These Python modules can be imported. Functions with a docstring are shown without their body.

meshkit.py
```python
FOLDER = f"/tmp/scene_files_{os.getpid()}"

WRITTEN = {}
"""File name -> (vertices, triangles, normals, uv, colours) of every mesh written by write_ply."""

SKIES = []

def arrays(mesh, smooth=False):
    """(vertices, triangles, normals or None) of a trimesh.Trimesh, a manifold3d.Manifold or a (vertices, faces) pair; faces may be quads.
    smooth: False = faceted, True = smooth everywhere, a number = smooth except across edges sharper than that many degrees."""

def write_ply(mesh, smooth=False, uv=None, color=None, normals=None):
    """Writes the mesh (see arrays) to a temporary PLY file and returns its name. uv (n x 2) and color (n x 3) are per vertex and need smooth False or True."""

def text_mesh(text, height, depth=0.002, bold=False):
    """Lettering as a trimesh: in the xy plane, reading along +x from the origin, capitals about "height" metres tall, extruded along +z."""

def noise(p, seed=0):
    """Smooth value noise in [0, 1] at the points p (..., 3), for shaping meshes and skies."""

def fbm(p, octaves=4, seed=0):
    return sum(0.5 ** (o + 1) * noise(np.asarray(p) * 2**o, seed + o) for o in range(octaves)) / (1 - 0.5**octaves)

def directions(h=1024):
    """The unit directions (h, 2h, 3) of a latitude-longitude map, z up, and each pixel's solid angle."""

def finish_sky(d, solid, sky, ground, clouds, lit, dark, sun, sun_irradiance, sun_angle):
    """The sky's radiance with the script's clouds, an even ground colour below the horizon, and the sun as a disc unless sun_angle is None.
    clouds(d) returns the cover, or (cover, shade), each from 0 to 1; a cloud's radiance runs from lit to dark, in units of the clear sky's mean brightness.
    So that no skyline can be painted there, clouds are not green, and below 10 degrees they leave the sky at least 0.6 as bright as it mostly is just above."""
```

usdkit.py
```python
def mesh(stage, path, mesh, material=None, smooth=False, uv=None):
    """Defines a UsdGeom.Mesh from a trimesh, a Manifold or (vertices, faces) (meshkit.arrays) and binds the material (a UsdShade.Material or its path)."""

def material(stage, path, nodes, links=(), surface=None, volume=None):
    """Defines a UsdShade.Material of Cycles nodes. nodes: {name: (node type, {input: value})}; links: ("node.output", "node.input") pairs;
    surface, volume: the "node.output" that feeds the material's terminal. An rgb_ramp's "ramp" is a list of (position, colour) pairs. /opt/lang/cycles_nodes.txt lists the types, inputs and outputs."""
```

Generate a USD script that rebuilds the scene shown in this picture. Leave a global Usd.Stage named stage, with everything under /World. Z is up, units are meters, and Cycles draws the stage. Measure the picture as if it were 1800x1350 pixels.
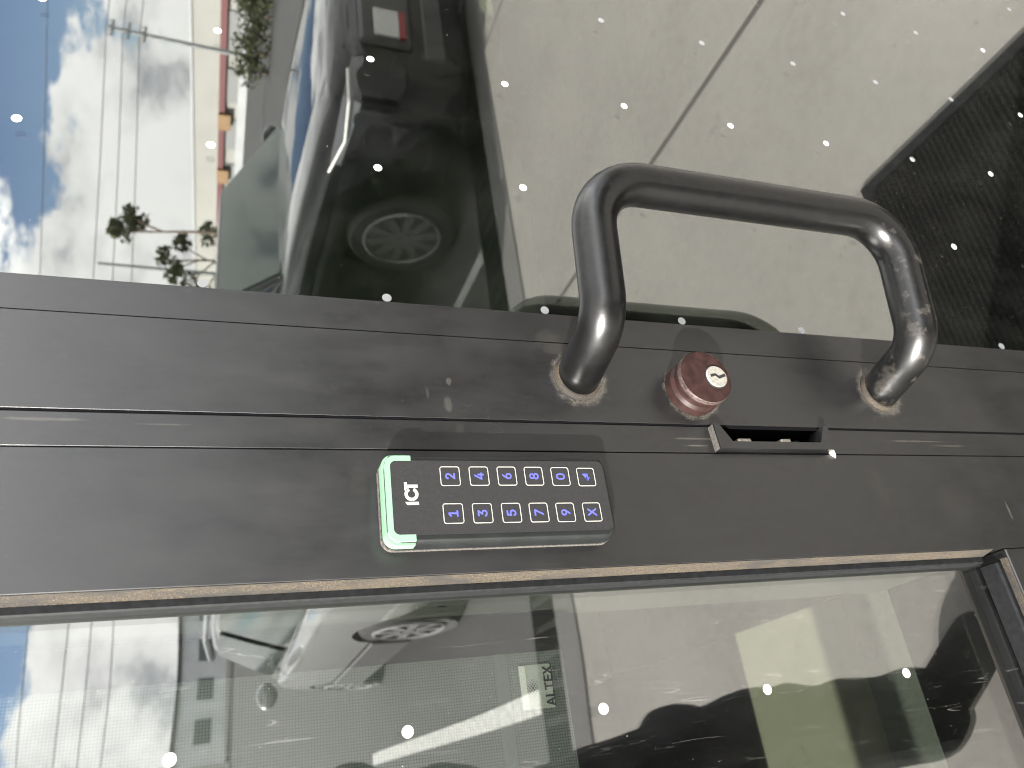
import math, random
import numpy as np, trimesh, manifold3d, usdkit, meshkit
from shapely.geometry import Polygon, Point, box as sbox
from shapely import affinity
from pxr import Usd, UsdGeom, UsdLux, UsdShade, Gf, Sdf, Vt

random.seed(7)
RNG = np.random.default_rng(7)
stage = Usd.Stage.CreateInMemory()
UsdGeom.SetStageUpAxis(stage, 'Z'); UsdGeom.SetStageMetersPerUnit(stage, 1.0)
UsdGeom.Xform.Define(stage, '/World'); UsdGeom.Scope.Define(stage, '/World/Looks')

# ------------------------------------------------------------------ camera, sky, sun, exposure
# The door glass is the plane y = 0, x runs along the shopfront, the street lies towards -y.
CAM = np.array([0.0, -0.3746, 1.30])
R_ = np.array([-0.1295, -0.3259, -0.9365]); U_ = np.array([0.8842, -0.4655, 0.0397]); B_ = np.array([-0.4489, -0.8229, 0.3484])
R_ /= np.linalg.norm(R_); U_ -= R_ * (U_ @ R_); U_ /= np.linalg.norm(U_); B_ = np.cross(R_, U_)
cam = UsdGeom.Camera.Define(stage, '/World/camera')
cam.AddTransformOp().Set(Gf.Matrix4d(*R_, 0, *U_, 0, *B_, 0, *CAM, 1))
cam.CreateFocalLengthAttr(5.7); cam.CreateHorizontalApertureAttr(5.7 * 1800 / 1369.5)
cam.CreateFStopAttr(2.8); cam.CreateFocusDistanceAttr(0.43)
cam.CreateClippingRangeAttr(Gf.Vec2f(0.01, 5000))
cam.CreateExposureAttr(2.45)

SUN = np.array([-1.55, -1.0, 0.79]); SUN /= np.linalg.norm(SUN)      # towards the sun
sun = UsdLux.DistantLight.Define(stage, '/World/sun')
sun.CreateIntensityAttr(1.25); sun.CreateNormalizeAttr(True); sun.CreateAngleAttr(0.53); sun.CreateColorAttr(Gf.Vec3f(1.0, 0.955, 0.89))
zx = SUN; xx = np.cross([0, 0, 1.0], zx); xx /= np.linalg.norm(xx); yx = np.cross(zx, xx)
sun.AddTransformOp().Set(Gf.Matrix4d(*xx, 0, *yx, 0, *zx, 0, 0, 0, 30, 1))

LK = '/World/Looks/'
def mat(name, nodes, links, surface, volume=None):
    return usdkit.material(stage, LK + name, nodes, links, surface, volume)

sky_look = mat('sky_look', {
    'tc': ('texture_coordinate', {}),
    'sky': ('sky_texture', {'sky_type': 'single_scattering', 'sun_disc': False, 'sun_elevation': math.asin(SUN[2]), 'sun_rotation': math.atan2(SUN[0], SUN[1]), 'air_density': 1.0, 'aerosol_density': 0.25, 'ozone_density': 2.0}),
    'hs': ('hsv', {'hue': 0.515, 'saturation': 1.0, 'value': 0.55}),
    'mp': ('mapping', {'location': (0.35, 2.2, 0.0), 'scale': (1, 1, 2.0)}),
    'n1': ('noise_texture', {'scale': 5.5, 'detail': 7, 'roughness': 0.56}),
    'sp': ('separate_xyz', {}),
    'el': ('rgb_ramp', {'ramp': [(0.0, (0.72,) * 3), (0.06, (0.70,) * 3), (0.125, (0.60,) * 3), (0.16, (0.505,) * 3), (0.21, (0.43,) * 3), (0.27, (0.56,) * 3), (0.36, (0.64,) * 3), (1.0, (0.60,) * 3)]}),
    'ad': ('math', {'math_type': 'add'}),
    'cv': ('map_range', {'range_type': 'smoothstep', 'from_min': 0.945, 'from_max': 1.01, 'clamp': True}),
    'mp2': ('mapping', {'location': (2.0, 0.7, 0.0), 'scale': (1.0, 1.0, 1.6)}),
    'n2': ('noise_texture', {'scale': 11, 'detail': 8, 'roughness': 0.55}),
    'cc': ('rgb_ramp', {'ramp': [(0.25, (1.35, 1.4, 1.52)), (0.36, (2.3, 2.32, 2.38)), (0.45, (3.6, 3.58, 3.55)), (0.57, (4.3, 4.25, 4.2))]}),
    'up': ('rgb_ramp', {'ramp': [(0.0, (1.05,) * 3), (0.20, (1.15,) * 3), (0.27, (2.5,) * 3), (0.48, (2.5,) * 3), (0.68, (1.2,) * 3), (1.0, (1.0,) * 3)]}),  # unseen mid-height clouds brightened on purpose to light frame and handle
    'lift': ('mix_color', {'blend_type': 'multiply', 'fac': 1.0, 'use_clamp': False, 'use_clamp_result': False}),
    'mx': ('mix_color', {'use_clamp': False, 'use_clamp_result': False}),
    'bg': ('background_shader', {'strength': 0.1}),
}, [('tc.generated', 'mp.vector'), ('mp.vector', 'n1.vector'), ('tc.generated', 'sp.vector'), ('sp.z', 'el.fac'), ('n1.fac', 'ad.value1'), ('el.color', 'ad.value2'),
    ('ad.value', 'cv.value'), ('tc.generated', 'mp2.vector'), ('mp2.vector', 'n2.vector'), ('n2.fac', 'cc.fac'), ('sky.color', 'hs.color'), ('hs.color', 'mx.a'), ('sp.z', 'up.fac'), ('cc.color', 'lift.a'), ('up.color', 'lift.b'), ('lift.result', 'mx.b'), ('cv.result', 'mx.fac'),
    ('mx.result', 'bg.color')], 'bg.background')
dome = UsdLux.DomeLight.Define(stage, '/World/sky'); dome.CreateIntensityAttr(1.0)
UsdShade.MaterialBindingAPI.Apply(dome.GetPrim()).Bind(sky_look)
dome.GetPrim().SetCustomDataByKey('kind', 'structure')

# ------------------------------------------------------------------ helpers
_used = {}
def path_for(parent, name):
    base = (parent.GetPath().pathString if parent else '/World') + '/' + name
    n = _used.get(base, 0); _used[base] = n + 1
    return base if n == 0 else f'{base}_{n:03d}'
def tag(p, label=None, cat=None, group=None, kind=None):
    p = p.GetPrim()
    for k, v in (('label', label), ('category', cat), ('group', group), ('kind', kind)):
        if v: p.SetCustomDataByKey(k, v)
    return p
def thing(name, label=None, cat=None, loc=(0, 0, 0), rz=0, group=None, kind=None):
    x = UsdGeom.Xform.Define(stage, path_for(None, name)); x.AddTranslateOp().Set(Gf.Vec3d(*map(float, loc)))
    if rz: x.AddRotateZOp().Set(float(math.degrees(rz)))
    return tag(x, label, cat, group, kind)
def obj(name, mesh, material, parent=None, smooth=35, **kw):
    p = usdkit.mesh(stage, path_for(parent, name), mesh, material, smooth=smooth).GetPrim()
    return tag(p, **kw)
def cat(*ms): return trimesh.util.concatenate([m for m in ms if m is not None])
def bx(x0, x1, y0, y1, z0, z1, c=0.0):
    """box with chamfered edges"""
    if c <= 0:
        m = trimesh.creation.box((x1 - x0, y1 - y0, z1 - z0)); m.apply_translation(((x0 + x1) / 2, (y0 + y1) / 2, (z0 + z1) / 2)); return m
    P = []
    for sx in (0, 1):
        for sy in (0, 1):
            for sz in (0, 1):
                p = np.array([(x0, x1)[sx], (y0, y1)[sy], (z0, z1)[sz]]); d = np.array([1 - 2 * sx, 1 - 2 * sy, 1 - 2 * sz]) * c
                for k in range(3):
                    e = d.copy(); e[k] = 0; P.append(p + e)
    return trimesh.convex.convex_hull(np.array(P))
def hull_pts(P): return trimesh.convex.convex_hull(np.asarray(P, float))
def cyl(a, b, r, n=24, r2=None):
    a, b = np.asarray(a, float), np.asarray(b, float); d = b - a; L = np.linalg.norm(d); d /= L
    u = np.cross(d, [0, 0, 1.0] if abs(d[2]) < .9 else [1.0, 0, 0]); u /= np.linalg.norm(u); w = np.cross(d, u)
    t = np.arange(n) * 2 * np.pi / n; c = np.cos(t)[:, None] * u + np.sin(t)[:, None] * w
    return hull_pts(np.vstack([a + r * c, b + (r if r2 is None else r2) * c]))
def tube(P, r, n=20, cap=True):
    P = np.asarray(P, float); t = np.gradient(P, axis=0); t /= np.linalg.norm(t, axis=1, keepdims=True)
    r = np.broadcast_to(r, (len(P),))
    u = np.cross(t[0], [0, 0, 1.0] if abs(t[0][2]) < .9 else [1.0, 0, 0]); u /= np.linalg.norm(u); V = []
    for i in range(len(P)):
        u = u - t[i] * (u @ t[i]); u /= np.linalg.norm(u); w = np.cross(t[i], u)
        a = np.arange(n) * 2 * np.pi / n
        V.append(P[i] + r[i] * (np.cos(a)[:, None] * u + np.sin(a)[:, None] * w))
    V = np.array(V); F = []
    i, j = np.meshgrid(np.arange(len(P) - 1), np.arange(n), indexing='ij')
    q = np.stack([i * n + j, i * n + (j + 1) % n, (i + 1) * n + (j + 1) % n, (i + 1) * n + j], -1).reshape(-1, 4)
    F = np.vstack([q[:, [0, 1, 2]], q[:, [0, 2, 3]]]); V = V.reshape(-1, 3)
    if cap:
        a, b = len(V), len(V) + 1; V = np.vstack([V, P[0], P[-1]]); k = np.arange(n)
        F = np.vstack([F, np.c_[np.full(n, a), (k + 1) % n, k], np.c_[np.full(n, b), (len(P) - 1) * n + k, (len(P) - 1) * n + (k + 1) % n]])
    return trimesh.Trimesh(V, F, process=False)
def fillet(P, R, k=10):
    P = [np.asarray(p, float) for p in P]; out = [P[0]]
    for a, b, c, r in zip(P[:-2], P[1:-1], P[2:], R):
        u, v = (a - b) / np.linalg.norm(a - b), (c - b) / np.linalg.norm(c - b); th = math.acos(np.clip(u @ v, -1, 1)); d = r / math.tan(th / 2)
        s, e = b + u * d, b + v * d; bi = (u + v) / np.linalg.norm(u + v); cen = b + bi * (r / math.sin(th / 2))
        a0, a1 = s - cen, e - cen; ang = math.acos(np.clip((a0 @ a1) / r ** 2, -1, 1))
        for q in np.linspace(0, 1, k): out.append(cen + (math.sin((1 - q) * ang) * a0 + math.sin(q * ang) * a1) / math.sin(ang))
    out.append(P[-1]); res = [out[0]]
    for a, b in zip(out[:-1], out[1:]):
        n = max(1, int(np.linalg.norm(b - a) / 0.008))
        for q in range(1, n + 1): res.append(a + (b - a) * q / n)
    return np.array(res)
def ext(poly, y0, y1):
    """polygon in (x, z) as a solid from y0 to y1"""
    ms = []
    for g in getattr(poly, 'geoms', [poly]):
        m = trimesh.creation.extrude_polygon(g, abs(y1 - y0), engine='earcut'); v = m.vertices.copy()
        m.vertices = np.c_[v[:, 0], max(y0, y1) - v[:, 2], v[:, 1]]; ms.append(m)
    m = cat(*ms); m.fix_normals(); return m
def rrect(x0, x1, z0, z1, r): return sbox(x0 + r, z0 + r, x1 - r, z1 - r).buffer(r, 8)
def text(s, h, cx, cz, y, depth=0.0002, bold=False, w=None):
    """lettering on a vertical face turned to -y, centred at (cx, cz)"""
    m = meshkit.text_mesh(s, h, depth, bold); v = m.vertices - (m.bounds[0] + m.bounds[1]) / 2
    if w: v[:, 0] *= w / np.ptp(v[:, 0])
    m.vertices = np.c_[v[:, 0] + cx, y - v[:, 2], v[:, 1] + cz]; return m
def lathe_y(prof, x, z, n=40):
    """profile of (radius, y) points turned about the y axis through (x, z)"""
    a = np.arange(n) * 2 * np.pi / n; V = [np.c_[x + r * np.cos(a), np.full(n, y), z + r * np.sin(a)] for r, y in prof]
    i, j = np.meshgrid(np.arange(len(prof) - 1), np.arange(n), indexing='ij')
    q = np.stack([i * n + j, i * n + (j + 1) % n, (i + 1) * n + (j + 1) % n, (i + 1) * n + j], -1).reshape(-1, 4)
    m = trimesh.Trimesh(np.vstack(V), np.vstack([q[:, [0, 1, 2]], q[:, [0, 2, 3]]]), process=False); return m

# ------------------------------------------------------------------ materials
def simple(name, col, rough=0.5, spec=0.5, metal=0.0, noise=0.0, nscale=8, bump=0.0, bscale=60, **kw):
    n = {'p': ('principled_bsdf', {'base_color': col, 'roughness': rough, 'specular_ior_level': spec, 'metallic': metal, **kw}), 'g': ('geometry', {})}; l = []
    if noise:
        n['n'] = ('noise_texture', {'scale': nscale, 'detail': 5}); a = tuple(c * (1 - noise) for c in col); b = tuple(min(1, c * (1 + noise)) for c in col)
        n['r'] = ('rgb_ramp', {'ramp': [(0.3, a), (0.7, b)]}); l += [('g.position', 'n.vector'), ('n.fac', 'r.fac'), ('r.color', 'p.base_color')]
    if bump:
        n['bn'] = ('noise_texture', {'scale': bscale, 'detail': 4}); n['b'] = ('bump', {'strength': 1.0, 'distance': bump}); l += [('g.position', 'bn.vector'), ('bn.fac', 'b.height'), ('b.normal', 'p.normal')]
    return mat(name, n, l, 'p.BSDF')

class G:
    """small builder for masks made of nodes"""
    def __init__(s): s.n = {'pos': ('geometry', {})}; s.l = []; s.k = 0
    def add(s, kind, inp=None, **links):
        s.k += 1; nm = f'q{s.k}'; s.n[nm] = (kind, inp or {})
        for a, b in links.items(): s.l.append((b, f'{nm}.{a}'))
        return nm
    def math(s, op, a, b=None, clamp=False):
        inp = {'math_type': op, 'use_clamp': clamp}; lk = {}
        for k, v in (('value1', a), ('value2', b)):
            if isinstance(v, str): lk[k] = v
            elif v is not None: inp[k] = v
        return s.add('math', inp, **lk) + '.value'
    def noise(s, scale, stretch=(1, 1, 1), detail=4, rough=0.55, loc=(0, 0, 0)):
        m = s.add('mapping', {'scale': stretch, 'location': loc}, vector='pos.position'); return s.add('noise_texture', {'scale': scale, 'detail': detail, 'roughness': rough}, vector=m + '.vector') + '.fac'
    def rng(s, v, a, b, lo=0.0, hi=1.0): return s.add('map_range', {'range_type': 'smoothstep', 'from_min': a, 'from_max': b, 'to_min': lo, 'to_max': hi, 'clamp': True}, value=v) + '.result'
    def specks(s, scale, size, keep, stretch=(1, 1, 1)):
        m = s.add('mapping', {'scale': stretch}, vector='pos.position')
        v = s.add('voronoi_texture', {'scale': scale}, vector=m + '.vector'); c = s.add('separate_color', {}, color=v + '.color')
        return s.math('multiply', s.rng(v + '.distance', size, size * 0.6), s.rng(c + '.r', keep, keep + 0.1))
    def spot(s, c, sx, sz, noise=None):
        """soft spot on a vertical face: 1 at (x, z), 0 beyond the radii"""
        m = s.add('mapping', {'location': (-c[0] / sx, 0, -c[1] / sz), 'scale': (1 / sx, 0, 1 / sz)}, vector='pos.position')
        d = s.add('vector_math', {'math_type': 'length'}, vector1=m + '.vector') + '.value'
        if noise: d = s.math('add', d, s.math('multiply', s.math('subtract', noise, 0.5), 1.6))
        return s.rng(d, 1.0, 0.45)
    def sum(s, *v):
        a = v[0]
        for b in v[1:]: a = s.math('maximum', a, b)
        return a

def black_metal(name, base=0.0015, rough=0.37, rings=(), spots=(), dust_low=None, ior=1.75):
    g = G()
    fine = g.noise(900, (1, 1, 0.06), 2); broad = g.noise(26, (1, 1, 0.7), 5, 0.6); smear = g.noise(70, (1, 1, 0.25), 4, loc=(3, 1, 2))
    sp = g.math('multiply', g.specks(420, 0.065, 0.93), 0.16); sp2 = g.math('multiply', g.specks(520, 0.07, 0.80, (1, 1, 0.4)), 0.09)
    n3 = g.noise(160, (1, 1, 1), 5, 0.7, loc=(7, 2, 1))
    dirt = [sp, sp2, g.math('multiply', g.rng(n3, 0.60, 0.85), 0.05)]
    for (x, z, r0, r1) in rings:
        m = g.add('mapping', {'location': (-x, 0, -z), 'scale': (1, 0, 1)}, vector='pos.position'); d = g.add('vector_math', {'math_type': 'length'}, vector1=m + '.vector') + '.value'
        d = g.math('add', d, g.math('multiply', g.math('subtract', n3, 0.5), 0.011))
        dirt.append(g.math('multiply', g.rng(d, r1, r0), g.rng(g.noise(1400, detail=2), 0.42, 0.66, 0.03, 0.24)))
    for (x, z, sx, sz, amt) in spots:
        dirt.append(g.math('multiply', g.spot((x, z), sx, sz, n3), amt * 0.20))
    if dust_low is not None:
        zz = g.add('separate_xyz', {}, vector='pos.position') + '.z'; cl = g.rng(g.noise(85, detail=5, rough=0.65, loc=(1, 5, 2)), 0.535, 0.62)
        dirt.append(g.math('multiply', g.math('multiply', cl, g.rng(zz, dust_low, dust_low - 0.05)), g.rng(g.noise(1500, detail=2), 0.3, 0.7, 0.02, 0.10)))
    sc = g.rng(g.math('absolute', g.math('subtract', g.noise(38, (1.0, 1, 0.35), 2, 0.5, loc=(2, 8, 1)), 0.5)), 0.0035, 0.0008)
    dirt.append(g.math('multiply', g.math('multiply', sc, g.rng(g.noise(45, detail=3, loc=(6, 1, 4)), 0.62, 0.72)), 0.0 if dust_low else 0.03))
    mask = g.sum(*dirt)
    col = g.add('mix_color', {'a': (base, base, base * 1.03), 'b': (0.34, 0.31, 0.265)}, fac=mask) + '.result'
    ro = g.math('add', g.math('multiply', g.math('subtract', broad, 0.5), 0.30), g.math('add', g.math('multiply', g.math('subtract', smear, 0.5), 0.20), rough))
    ro = g.math('maximum', ro, g.math('multiply', mask, 0.9))
    g.n['b'] = ('bump', {'strength': 0.5, 'distance': 0.00006}); g.l.append((fine, 'b.height'))
    g.n['p'] = ('principled_bsdf', {'ior': ior}); g.l += [(col, 'p.base_color'), (ro, 'p.roughness'), ('b.normal', 'p.normal')]
    return mat(name, g.n, g.l, 'p.BSDF')

M = {}
M['stile'] = black_metal('stile_black', rings=((0.2035, 1.1035, 0.0150, 0.0195), (0.204, 0.8745, 0.0150, 0.0200), (0.198, 1.0275, 0.0170, 0.0205)),
                         spots=((0.184, 1.185, 0.0065, 0.0030, 0.22), (0.198, 1.1835, 0.003, 0.002, 0.30), (0.190, 1.196, 0.004, 0.0012, 0.14), (0.228, 1.118, 0.010, 0.010, 0.10), (0.188, 0.80, 0.02, 0.03, 0.02)))
M['strip'] = black_metal('strip_black', spots=((0.1700, 1.375, 0.0010, 0.022, 0.28), (0.1685, 1.325, 0.0005, 0.014, 0.22), (0.166, 1.035, 0.0007, 0.016, 0.32), (0.1615, 1.033, 0.0006, 0.012, 0.40), (0.167, 0.86, 0.0007, 0.03, 0.28), (0.164, 0.83, 0.0007, 0.02, 0.25), (0.1690, 1.18, 0.004, 0.004, 0.06)))
M['jamb'] = black_metal('jamb_black', spots=((0.135, 0.905, 0.018, 0.007, 0.025), (0.123, 0.845, 0.016, 0.02, 0.025), (0.117, 0.80, 0.008, 0.0012, 0.35), (0.14, 1.235, 0.012, 0.006, 0.05)))
M['handle'] = black_metal('handle_black', base=0.0015, rough=0.30, dust_low=0.915, ior=1.5)
M['gasket'] = simple('gasket_rubber', (0.004, 0.0045, 0.005), 0.6, 0.18, noise=0.5, nscale=300)
def dusty():
    g = G(); n = g.noise(1300, (1, 1, 1), 3, 0.7); b = g.noise(60, (1, 1, 0.4), 5, 0.6)
    r = g.add('rgb_ramp', {'ramp': [(0.30, (0.004, 0.0035, 0.0025)), (0.50, (0.020, 0.0150, 0.0095)), (0.72, (0.078, 0.060, 0.037))]}, fac=n) + '.color'
    c = g.add('mix_color', {'b': (0.008, 0.0075, 0.007)}, fac=g.rng(b, 0.46, 0.66, 0.0, 0.9), a=r) + '.result'
    g.n['bu'] = ('bump', {'strength': 0.7, 'distance': 0.0003}); g.l.append((n, 'bu.height'))
    g.n['p'] = ('principled_bsdf', {'roughness': 0.8, 'specular_ior_level': 0.4}); g.l += [(c, 'p.base_color'), ('bu.normal', 'p.normal')]
    return mat('dusty_bronze', g.n, g.l, 'p.BSDF')
M['dusty'] = dusty()

def glass(name, R, tint, dust=0.32, wobble=0.0, film=0.0022, streaks=False):
    g = G(); ci = g.math('absolute', g.add('vector_math', {'math_type': 'dot_product'}, vector1='pos.incoming', vector2='pos.normal') + '.value')
    fr = g.math('power', g.math('subtract', 1.0, ci, True), 5.0)
    fac = g.math('minimum', g.math('add', g.math('multiply', fr, 1 - R), R), 1.0)
    g.n['t'] = ('transparent_bsdf', {'color': tint}); g.n['gl'] = ('glossy_bsdf', {'color': (1, 1, 1), 'roughness': 0.0})
    if wobble:
        w = g.noise(7, (1, 1, 1), 1); g.n['bu'] = ('bump', {'strength': 1.0, 'distance': wobble}); g.l += [(w, 'bu.height'), ('bu.normal', 'gl.normal')]
    g.n['m1'] = ('mix_closure', {}); g.l += [(fac, 'm1.fac'), ('t.BSDF', 'm1.closure1'), ('gl.BSDF', 'm1.closure2')]
    sp = g.sum(g.specks(380, 0.075, 0.74), g.math('multiply', g.specks(170, 0.05, 0.88), 1.2))
    f = g.math('add', g.math('multiply', sp, dust), g.math('multiply', g.rng(g.noise(22, (1, 1, 0.6), 6, 0.65), 0.35, 0.75), film))
    if streaks:
        rg = g.noise(55, (1.6, 1, 0.09), 3, 0.5, loc=(4, 0, 0)); st = g.rng(g.math('absolute', g.math('subtract', rg, 0.5)), 0.006, 0.001)
        brk = g.rng(g.noise(90, (1, 1, 0.5), 3, loc=(9, 0, 3)), 0.48, 0.64); f = g.math('add', f, g.math('multiply', g.math('multiply', st, brk), 0.035))
    g.n['d'] = ('diffuse_bsdf', {'color': (0.75, 0.73, 0.68)}); g.n['m2'] = ('mix_closure', {}); g.l += [(g.math('minimum', f, 0.9), 'm2.fac'), ('m1.closure', 'm2.closure1'), ('d.BSDF', 'm2.closure2')]
    return mat(name, g.n, g.l, 'm2.closure')
M['door_glass'] = glass('door_glass', 0.25, (0.63, 0.67, 0.62))
M['side_glass'] = glass('side_glass', 0.25, (0.70, 0.725, 0.69), wobble=0.0006, streaks=True)
M['low_glass'] = glass('low_glass', 0.15, (0.55, 0.58, 0.55))
M['edge_glass'] = simple('glass_edge', (0.16, 0.22, 0.20), 0.25)
M['frit'] = simple('white_frit', (0.44, 0.45, 0.45), 0.45)
M['plastic'] = simple('reader_plastic', (0.006, 0.007, 0.007), 0.42, 0.35, noise=0.25, nscale=90, bump=0.00004, bscale=2500)
M['face'] = simple('reader_face', (0.012, 0.012, 0.0125), 0.50, 0.35, noise=0.25, nscale=1500, bump=0.00006, bscale=2600)
M['white_ink'] = simple('white_ink', (0.26, 0.255, 0.23), 0.5)
M['blue_lit'] = simple('lit_blue_digits', (0.055, 0.06, 0.30), 0.5, emission_color=(0.16, 0.18, 0.85), emission_strength=0.008)
M['green_lit'] = simple('lit_green_bar', (0.12, 0.205, 0.145), 0.4, emission_color=(0.30, 0.95, 0.48), emission_strength=0.010)
M['dark_gap_fill'] = simple('reader_back_seal', (0.05, 0.045, 0.04), 0.8, noise=0.8, nscale=900)
M['brown'] = simple('brown_anodised', (0.017, 0.0080, 0.0072), 0.50, 0.16, metal=0.0, noise=0.35, nscale=220)
M['brass'] = simple('bright_nickel', (0.50, 0.485, 0.44), 0.30, metal=0.85, noise=0.25, nscale=900)
M['dark_hole'] = simple('dark_recess', (0.006, 0.006, 0.006), 0.6)
M['gap_black'] = simple('gap_black', (0.002, 0.002, 0.0025), 0.7, 0.06)  # near-black that stands in for shade in the frame gaps
M['steel'] = simple('worn_steel', (0.45, 0.42, 0.36), 0.4, metal=0.7, noise=0.3, nscale=300)
M['chip'] = simple('white_paint', (0.55, 0.53, 0.47), 0.5)

def concrete(name, col, var=0.22, joints=False):
    g = G(); a = g.noise(2.2, detail=6, rough=0.6); b = g.noise(30, detail=5, rough=0.65); c = g.noise(400, detail=2)
    r = g.add('rgb_ramp', {'ramp': [(0.25, tuple(k * (1 - var) for k in col)), (0.5, col), (0.78, tuple(k * (1 + var * 0.7) for k in col))]}, fac=g.math('add', g.math('multiply', a, 0.5), g.math('multiply', b, 0.5))) + '.color'
    st = g.rng(g.noise(9, detail=6, rough=0.7, loc=(5, 2, 0)), 0.62, 0.72, 0.0, 0.35); dk = g.sum(g.specks(26, 0.13, 0.6), g.specks(60, 0.16, 0.6))
    r2 = g.add('mix_color', {'b': tuple(k * 0.45 for k in col)}, fac=g.sum(st, g.math('multiply', dk, 0.5)), a=r) + '.result'
    g.n['bu'] = ('bump', {'strength': 0.4, 'distance': 0.001}); g.l.append((c, 'bu.height'))
    g.n['p'] = ('principled_bsdf', {'roughness': 0.85, 'specular_ior_level': 0.3}); g.l += [(r2, 'p.base_color'), ('bu.normal', 'p.normal')]
    return mat(name, g.n, g.l, 'p.BSDF')
M['concrete'] = concrete('concrete', (0.168, 0.161, 0.150), 0.24)
M['kerb'] = concrete('kerb_concrete', (0.085, 0.083, 0.082))
M['asphalt'] = concrete('asphalt', (0.045, 0.045, 0.046), 0.2)
M['floor'] = concrete('floor_screed', (0.60, 0.575, 0.46), 0.06)
M['line'] = simple('line_paint', (0.33, 0.33, 0.32), 0.7, noise=0.3, nscale=25)
def mat_fibre():
    g = G(); w = g.math('add', g.math('multiply', g.noise(260, (1, 0.3, 1), 4, 0.7), 0.6), g.math('multiply', g.add('wave_texture', {'scale': 26, 'distortion': 1.2, 'detail': 2, 'bands_direction': 'y'}, vector='pos.position') + '.fac', 0.20)); v = g.add('wave_texture', {'scale': 22, 'distortion': 2.0, 'detail': 2}, vector='pos.position') + '.fac'
    lint = g.specks(70, 0.09, 0.80); big = g.specks(9, 0.11, 0.55)
    c = g.add('rgb_ramp', {'ramp': [(0.35, (0.002, 0.002, 0.002)), (0.75, (0.016, 0.015, 0.014))]}, fac=w) + '.color'
    c = g.add('mix_color', {'b': (0.30, 0.26, 0.21)}, fac=g.sum(g.math('multiply', lint, 0.6), g.math('multiply', g.rng(g.noise(6.5, detail=6, rough=0.75, loc=(3, 3, 0)), 0.66, 0.76), 0.5)), a=c) + '.result'
    g.n['bu'] = ('bump', {'strength': 0.6, 'distance': 0.0015}); g.l.append((w, 'bu.height'))
    g.n['p'] = ('principled_bsdf', {'roughness': 0.95, 'specular_ior_level': 0.1}); g.l += [(c, 'p.base_color'), ('bu.normal', 'p.normal')]
    return mat('mat_fibre', g.n, g.l, 'p.BSDF')
M['mat_pile'] = mat_fibre(); M['mat_rubber'] = simple('mat_rubber', (0.005, 0.005, 0.0055), 0.75, 0.2)
M['carpet'] = simple('dark_carpet', (0.016, 0.017, 0.016), 0.95, 0.1, noise=0.4, nscale=120)
M['wall_in'] = simple('inner_wall', (0.66, 0.71, 0.52), 0.8, noise=0.04, nscale=2)
M['skirt'] = simple('skirting_white', (0.85, 0.85, 0.74), 0.5)
M['liner'] = simple('jamb_liner_grey', (0.09, 0.092, 0.085), 0.6)
M['facade'] = simple('facade_panel', (0.34, 0.34, 0.33), 0.7, noise=0.08, nscale=3)
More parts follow.
